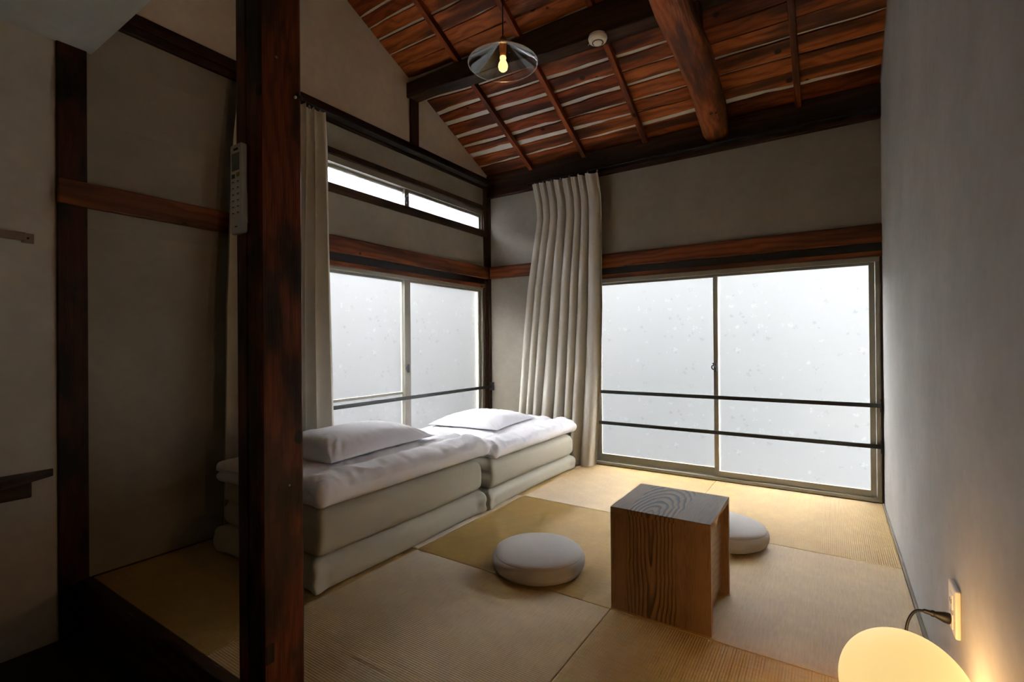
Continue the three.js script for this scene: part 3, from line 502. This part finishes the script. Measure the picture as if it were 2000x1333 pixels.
function cushion(label, x, z) {
  const c = thing('floor_cushion', label, 'cushion', [x, 0, z], 0, 'round floor cushions by the table');
  const R = 0.205, V = (q) => new THREE.Vector2(...q);
  const shape = (name, pts, n) => {
    const g = new THREE.LatheGeometry(new THREE.SplineCurve(pts.map(V)).getPoints(n).map((q) => new THREE.Vector2(Math.max(q.x, 0.0001), Math.max(q.y, 0.0005))), 96), p = g.attributes.position, uv = g.attributes.uv;
    for (let i = 0; i < p.count; i++) { const a = Math.atan2(p.getZ(i), p.getX(i)), rr = Math.hypot(p.getX(i), p.getZ(i)), k = 1 + 0.006 * Math.sin(a * 3 + x * 9) + 0.004 * Math.sin(a * 7); p.setXYZ(i, p.getX(i) * k, p.getY(i) * (1 + 0.02 * Math.sin(a * 2 + z * 5) * rr / R), p.getZ(i) * k); uv.setXY(i, p.getX(i) + p.getY(i), p.getZ(i) + p.getY(i)); }
    g.computeVertexNormals(); part(name, g, M.cushion, c);
  };
  shape('top_panel', [[R - 0.0115, 0.0725], [R - 0.0125, 0.0765], [R - 0.022, 0.0835], [R - 0.045, 0.0905], [R - 0.085, 0.097], [R - 0.13, 0.101], [0.04, 0.103], [0, 0.103]], 40);
  shape('side_band', [[R - 0.013, 0.013], [R - 0.009, 0.0165], [R - 0.002, 0.03], [R, 0.046], [R - 0.002, 0.06], [R - 0.008, 0.0705], [R - 0.0115, 0.0725]], 30);
  shape('bottom_panel', [[0, 0.001], [0.1, 0.001], [R - 0.05, 0.001], [R - 0.024, 0.004], [R - 0.013, 0.0095], [R - 0.013, 0.013]], 24);
}
cushion('round grey floor cushion on the darker mat in front of the futons', 1.595, 1.845);
cushion('round grey floor cushion half hidden behind the wooden box table', 2.232, 1.085);

// ---------------------------------------------------------------- lamps
{
  const p = thing('pendant_lamp', 'clear glass cone pendant lamp with a glowing bulb under the boards', 'lamp', [1.497, 2.235, 1.95]);
  const glass = new THREE.MeshPhysicalMaterial({ color: 0xffffff, transmission: 1, thickness: 0, roughness: 0.03, ior: 1.5, side: THREE.DoubleSide });
  const prof = [[0.016, 0.092], [0.03, 0.083], [0.07, 0.053], [0.11, 0.024], [0.14, 0.004], [0.149, -0.004], [0.153, -0.006], [0.1525, -0.0025], [0.142, 0.0072], [0.112, 0.027], [0.072, 0.0565], [0.032, 0.0865], [0.018, 0.0955], [0.016, 0.092]].map((q) => new THREE.Vector2(...q));
  part('glass_shade', new THREE.LatheGeometry(prof, 96), glass, p);
  part('rim', new THREE.TorusGeometry(0.1525, 0.0024, 10, 96).rotateX(Math.PI / 2).translate(0, -0.004, 0), new THREE.MeshPhysicalMaterial({ color: 0xffffff, transmission: 1, thickness: 0, roughness: 0.12, ior: 1.7 }), p);
  part('cord', tube([[0, 0.115, 0], [0.0, 0.5, 0], [0, 1.17, 0]], 0.003, 8, 8), M.rubber, p);
  part('ceiling_cup', new THREE.CylinderGeometry(0.04, 0.045, 0.03, 32).translate(0, 1.18, 0), M.black, p);
  const brass = new THREE.MeshStandardMaterial({ color: 0x8a5a34, roughness: 0.35, metalness: 0.8 });
  part('socket', new THREE.LatheGeometry([[0.0001, 0.118], [0.006, 0.117], [0.012, 0.108], [0.0155, 0.1], [0.0155, 0.05], [0.0135, 0.046], [0.0135, 0.026], [0.0001, 0.026]].map((q) => new THREE.Vector2(...q)), 40), brass, p);
  const bulbMat = new THREE.MeshStandardMaterial({ color: 0xfff2d0, emissive: new THREE.Color().setRGB(1.0, 0.62, 0.2), emissiveIntensity: 0.15, roughness: 0.4 });
  part('bulb', new THREE.LatheGeometry([[0.0001, 0.03], [0.012, 0.028], [0.0145, 0.02], [0.0125, 0.012], [0.0135, 0.006], [0.0195, -0.006], [0.0215, -0.018], [0.0185, -0.031], [0.011, -0.038], [0.0001, -0.0405]].map((q) => new THREE.Vector2(...q)), 40), bulbMat, p);
  const l = new THREE.PointLight(new THREE.Color().setRGB(1, 0.6, 0.26), PENDANT_CANDELA, 0, 2); l.position.set(0, -0.017, 0); l.castShadow = true; p.add(l);
}
{
  const R = 0.125, C = [2.827, 0.213, 2.335];
  const p = thing('globe_lamp', 'glowing round opal globe lamp on the mats against the pale wall', 'lamp', [C[0], 0, C[2]]);
  const opal = new THREE.MeshStandardMaterial({ color: 0xb8a78a, emissive: new THREE.Color().setRGB(1.0, 0.70, 0.27), emissiveIntensity: 0.071, roughness: 0.55 });
  const g = new THREE.SphereGeometry(R, 96, 64); g.translate(0, C[1], 0); part('globe', g, opal, p);
  part('base', new THREE.LatheGeometry([[0.0001, 0.0], [0.078, 0.0], [0.08, 0.004], [0.078, 0.012], [0.035, 0.03], [0.03, 0.04], [0.03, 0.085], [0.05, 0.1], [0.0001, 0.1]].map((q) => new THREE.Vector2(...q)), 48), M.black, p);
  const l = new THREE.PointLight(new THREE.Color().setRGB(1, 0.56, 0.22), GLOBE_CANDELA, 0, 2); l.position.set(0, C[1], 0); l.castShadow = true; l.shadow.radius = 5; p.add(l);
}

// ---------------------------------------------------------------- outlet and plug
{
  const o = thing('wall_outlet', 'white outlet plate on the pale wall above the globe lamp', 'outlet', [W, 0, 0]);
  part('cover_plate', new RoundedBoxGeometry(0.012, 0.12, 0.085, 3, 0.004).translate(-0.006, 0.315, 2.075), M.plate, o);
  for (const y of [0.335, 0.286]) { part('socket_face', new RoundedBoxGeometry(0.004, 0.038, 0.034, 2, 0.002).translate(-0.012, y, 2.075), M.white, o); }
  for (const z of [2.068, 2.082]) part('slot', new THREE.BoxGeometry(0.001, 0.011, 0.002).translate(-0.0143, 0.335, z), M.black, o);
  const c = thing('power_cord', 'black plug and cord in the wall outlet, looping down behind the globe lamp', 'cord', [0, 0, 0]);
  const X = W - 0.0145, Y = 0.286, Z = 2.075;
  const pl = new THREE.LatheGeometry([[0.0001, 0], [0.0125, 0], [0.014, 0.003], [0.0135, 0.012], [0.009, 0.026], [0.0075, 0.03], [0.0085, 0.033], [0.0085, 0.037], [0.006, 0.04], [0.0055, 0.052], [0.0035, 0.055], [0.0001, 0.055]].map((q) => new THREE.Vector2(...q)), 28); pl.rotateZ(Math.PI / 2); pl.scale(1, 1, 0.8); pl.rotateZ(-0.12); pl.translate(X, Y, Z);
  part('plug', pl, M.rubber, c);
  part('cable', tube([[X - 0.05, Y + 0.006, Z], [X - 0.068, Y + 0.004, Z + 0.004], [X - 0.085, Y - 0.022, Z + 0.012], [X - 0.093, Y - 0.08, Z + 0.025], [X - 0.098, Y - 0.16, Z + 0.05], [X - 0.105, 0.06, Z + 0.1], [X - 0.112, 0.012, Z + 0.17], [C_BASE()[0], 0.012, C_BASE()[1]]], 0.0034, 70, 10), M.rubber, c);
}
function C_BASE() { return [2.83, 2.262]; }

// ---------------------------------------------------------------- smoke alarm
{
  const d = thing('smoke_alarm', 'white round smoke alarm fixed under the dark purlin', 'alarm', [1.556, 2.806, 1.035]);
  part('mount', new THREE.CylinderGeometry(0.052, 0.056, 0.018, 48).translate(0, -0.004, 0), M.white, d);
  part('cap', new THREE.LatheGeometry([[0.0001, -0.048], [0.018, -0.047], [0.024, -0.043], [0.026, -0.036], [0.04, -0.034], [0.05, -0.028], [0.054, -0.018], [0.054, -0.012], [0.0001, -0.012]].map((q) => new THREE.Vector2(...q)), 48), M.plate, d);
  part('sensor_ring', new THREE.TorusGeometry(0.0305, 0.003, 8, 40).rotateX(Math.PI / 2).translate(0, -0.036, 0), M.darkSash, d, 'dark slotted sensor ring');
  part('pull_cord', tube([[-0.012, -0.034, 0.05], [-0.02, -0.055, 0.056], [-0.035, -0.07, 0.06]], 0.0014, 12, 6), M.white, d);
}

// ---------------------------------------------------------------- air conditioner remote on the pillar
{
  const o = thing('remote_control', 'slim white air conditioner remote hung on the front of the dark pillar', 'remote control', [1.388, 1.412, 3.03]);
  part('holder', new RoundedBoxGeometry(0.044, 0.08, 0.005, 2, 0.001).translate(0, -0.05, 0.0028), M.white, o);
  const s = new THREE.Shape(), w = 0.029, h = 0.118; s.moveTo(-w + 0.006, -h); s.lineTo(w - 0.006, -h); s.quadraticCurveTo(w, -h, w, -h + 0.012); s.lineTo(w, h - 0.006); s.quadraticCurveTo(w, h, w - 0.006, h); s.lineTo(-w + 0.006, h); s.quadraticCurveTo(-w, h, -w, h - 0.006); s.lineTo(-w, -h + 0.012); s.quadraticCurveTo(-w, -h, -w + 0.006, -h);
  const g = new THREE.ExtrudeGeometry(s, { depth: 0.01, bevelEnabled: true, bevelSize: 0.0025, bevelThickness: 0.0025, bevelSegments: 3, curveSegments: 8 }); g.scale(0.92, 0.98, 1); g.translate(0, 0, 0.0075);
  part('case', g, M.white, o);
  const F = 0.0202, lcd = new THREE.MeshStandardMaterial({ color: 0x6f7c70, roughness: 0.25 }), ink = new THREE.MeshStandardMaterial({ color: 0x2c2a28, roughness: 0.6 }), yel = new THREE.MeshStandardMaterial({ color: 0xb49a1e, roughness: 0.5 }), grn = new THREE.MeshStandardMaterial({ color: 0x2f7a56, roughness: 0.5 });
  part('display', new RoundedBoxGeometry(0.036, 0.046, 0.0016, 2, 0.0006).translate(0, 0.071, F), lcd, o, 'grey-green display');
  part('name_mark', new THREE.BoxGeometry(0.022, 0.006, 0.0006).translate(0, 0.104, F), ink, o);
  part('button', new RoundedBoxGeometry(0.015, 0.011, 0.002, 2, 0.0008).translate(0.011, 0.036, F), yel, o, 'yellow button'); part('button', new RoundedBoxGeometry(0.015, 0.011, 0.002, 2, 0.0008).translate(-0.012, 0.034, F), grn, o, 'green button');
  for (let j = 0; j < 6; j++) for (const x of [-0.013, 0.011]) { part('button', new RoundedBoxGeometry(0.013, 0.0065, 0.0016, 2, 0.0006).translate(x, 0.018 - j * 0.0165, F), M.plate, o); part('print', new THREE.BoxGeometry(0.008, 0.0022, 0.0004).translate(x, 0.0185 - j * 0.0165, F + 0.0008), ink, o); }
  part('print', new THREE.BoxGeometry(0.012, 0.0025, 0.0004).translate(0, -0.1, F - 0.0002), ink, o);
}

// ---------------------------------------------------------------- entry wall: towel bar and shelf
{
  const o = thing('towel_bar', 'flat metal towel bar with screwed end plate on the white entry wall', 'towel bar', [0, 0, 0]);
  const bronze = new THREE.MeshStandardMaterial({ color: 0x8a7a68, roughness: 0.4, metalness: 0.5 });
  part('end_plate', bar(0.0005, 0.006, 1.416, 1.454, 3.135, 3.172, 'z', 0.001), bronze, o); part('bar', bar(0.03, 0.036, 1.42, 1.452, 3.172, 3.75, 'z', 0.001), bronze, o); part('bend', bar(0.004, 0.036, 1.42, 1.452, 3.166, 3.173, 'x', 0.001), bronze, o);
  part('screw', new THREE.CylinderGeometry(0.004, 0.004, 0.003, 16).rotateZ(Math.PI / 2).translate(0.0065, 1.435, 3.153), M.black, o);
  const s = thing('wall_shelf', 'dark wedge-shaped shelf fixed to the white entry wall under the towel bar', 'shelf');
  const sh = new THREE.Shape(); sh.moveTo(0.001, -3.082); sh.lineTo(0.006, -3.082); sh.lineTo(0.06, -3.158); sh.lineTo(0.11, -3.25); sh.lineTo(0.14, -3.9); sh.lineTo(0.001, -3.9);
  const g = new THREE.ExtrudeGeometry(sh, { depth: 0.028, bevelEnabled: true, bevelSize: 0.001, bevelThickness: 0.001, bevelSegments: 1 }); g.rotateX(-Math.PI / 2); g.translate(0.0015, 0.468, 0);
  part('shelf_board', grain(g, 'z'), M.dark, s); part('bracket', bar(0.001, 0.055, 0.405, 0.467, 3.155, 3.88, 'z', 0.006), M.dark, s);
}

// ---------------------------------------------------------------- outside
const ground = part('ground', new THREE.BoxGeometry(60, 0.2, 60).translate(0, -3.4, 0), new THREE.MeshStandardMaterial({ color: 0x3a3936, roughness: 0.95 }), scene); tag(ground, 'pale ground outside the windows', null, null, 'structure');
{ // unseen houses added across the lanes, built to keep the panes dim
  const render = plaster(0.0265, 0.0264, 0.0258), tile = new THREE.MeshStandardMaterial({ color: 0x55585c, roughness: 0.7 });  // wall colour near black to offset the very bright sky
  const house = (label, x0, x1, z0, z1, h, axis) => {
    const g = thing('added_house', label, 'house'); g.userData.kind = 'structure';
    part('wall', bar(x0, x1, -3.3, h, z0, z1, 'x', 0), render, g);
    part('eave', bar(x0 - 0.25, x1 + 0.25, h, h + 0.12, z0 - 0.25, z1 + 0.25, 'x', 0.01), tile, g);
  };
  house('added near-black house wall across the lane, dimming the wide window', -2.6, 9, -9.5, -3.4, 4.0);
  house('added near-black house wall across the lane, dimming the side window', -9, -2.6, -9.5, 8, 3.0);
}

renderer.render(scene, camera);
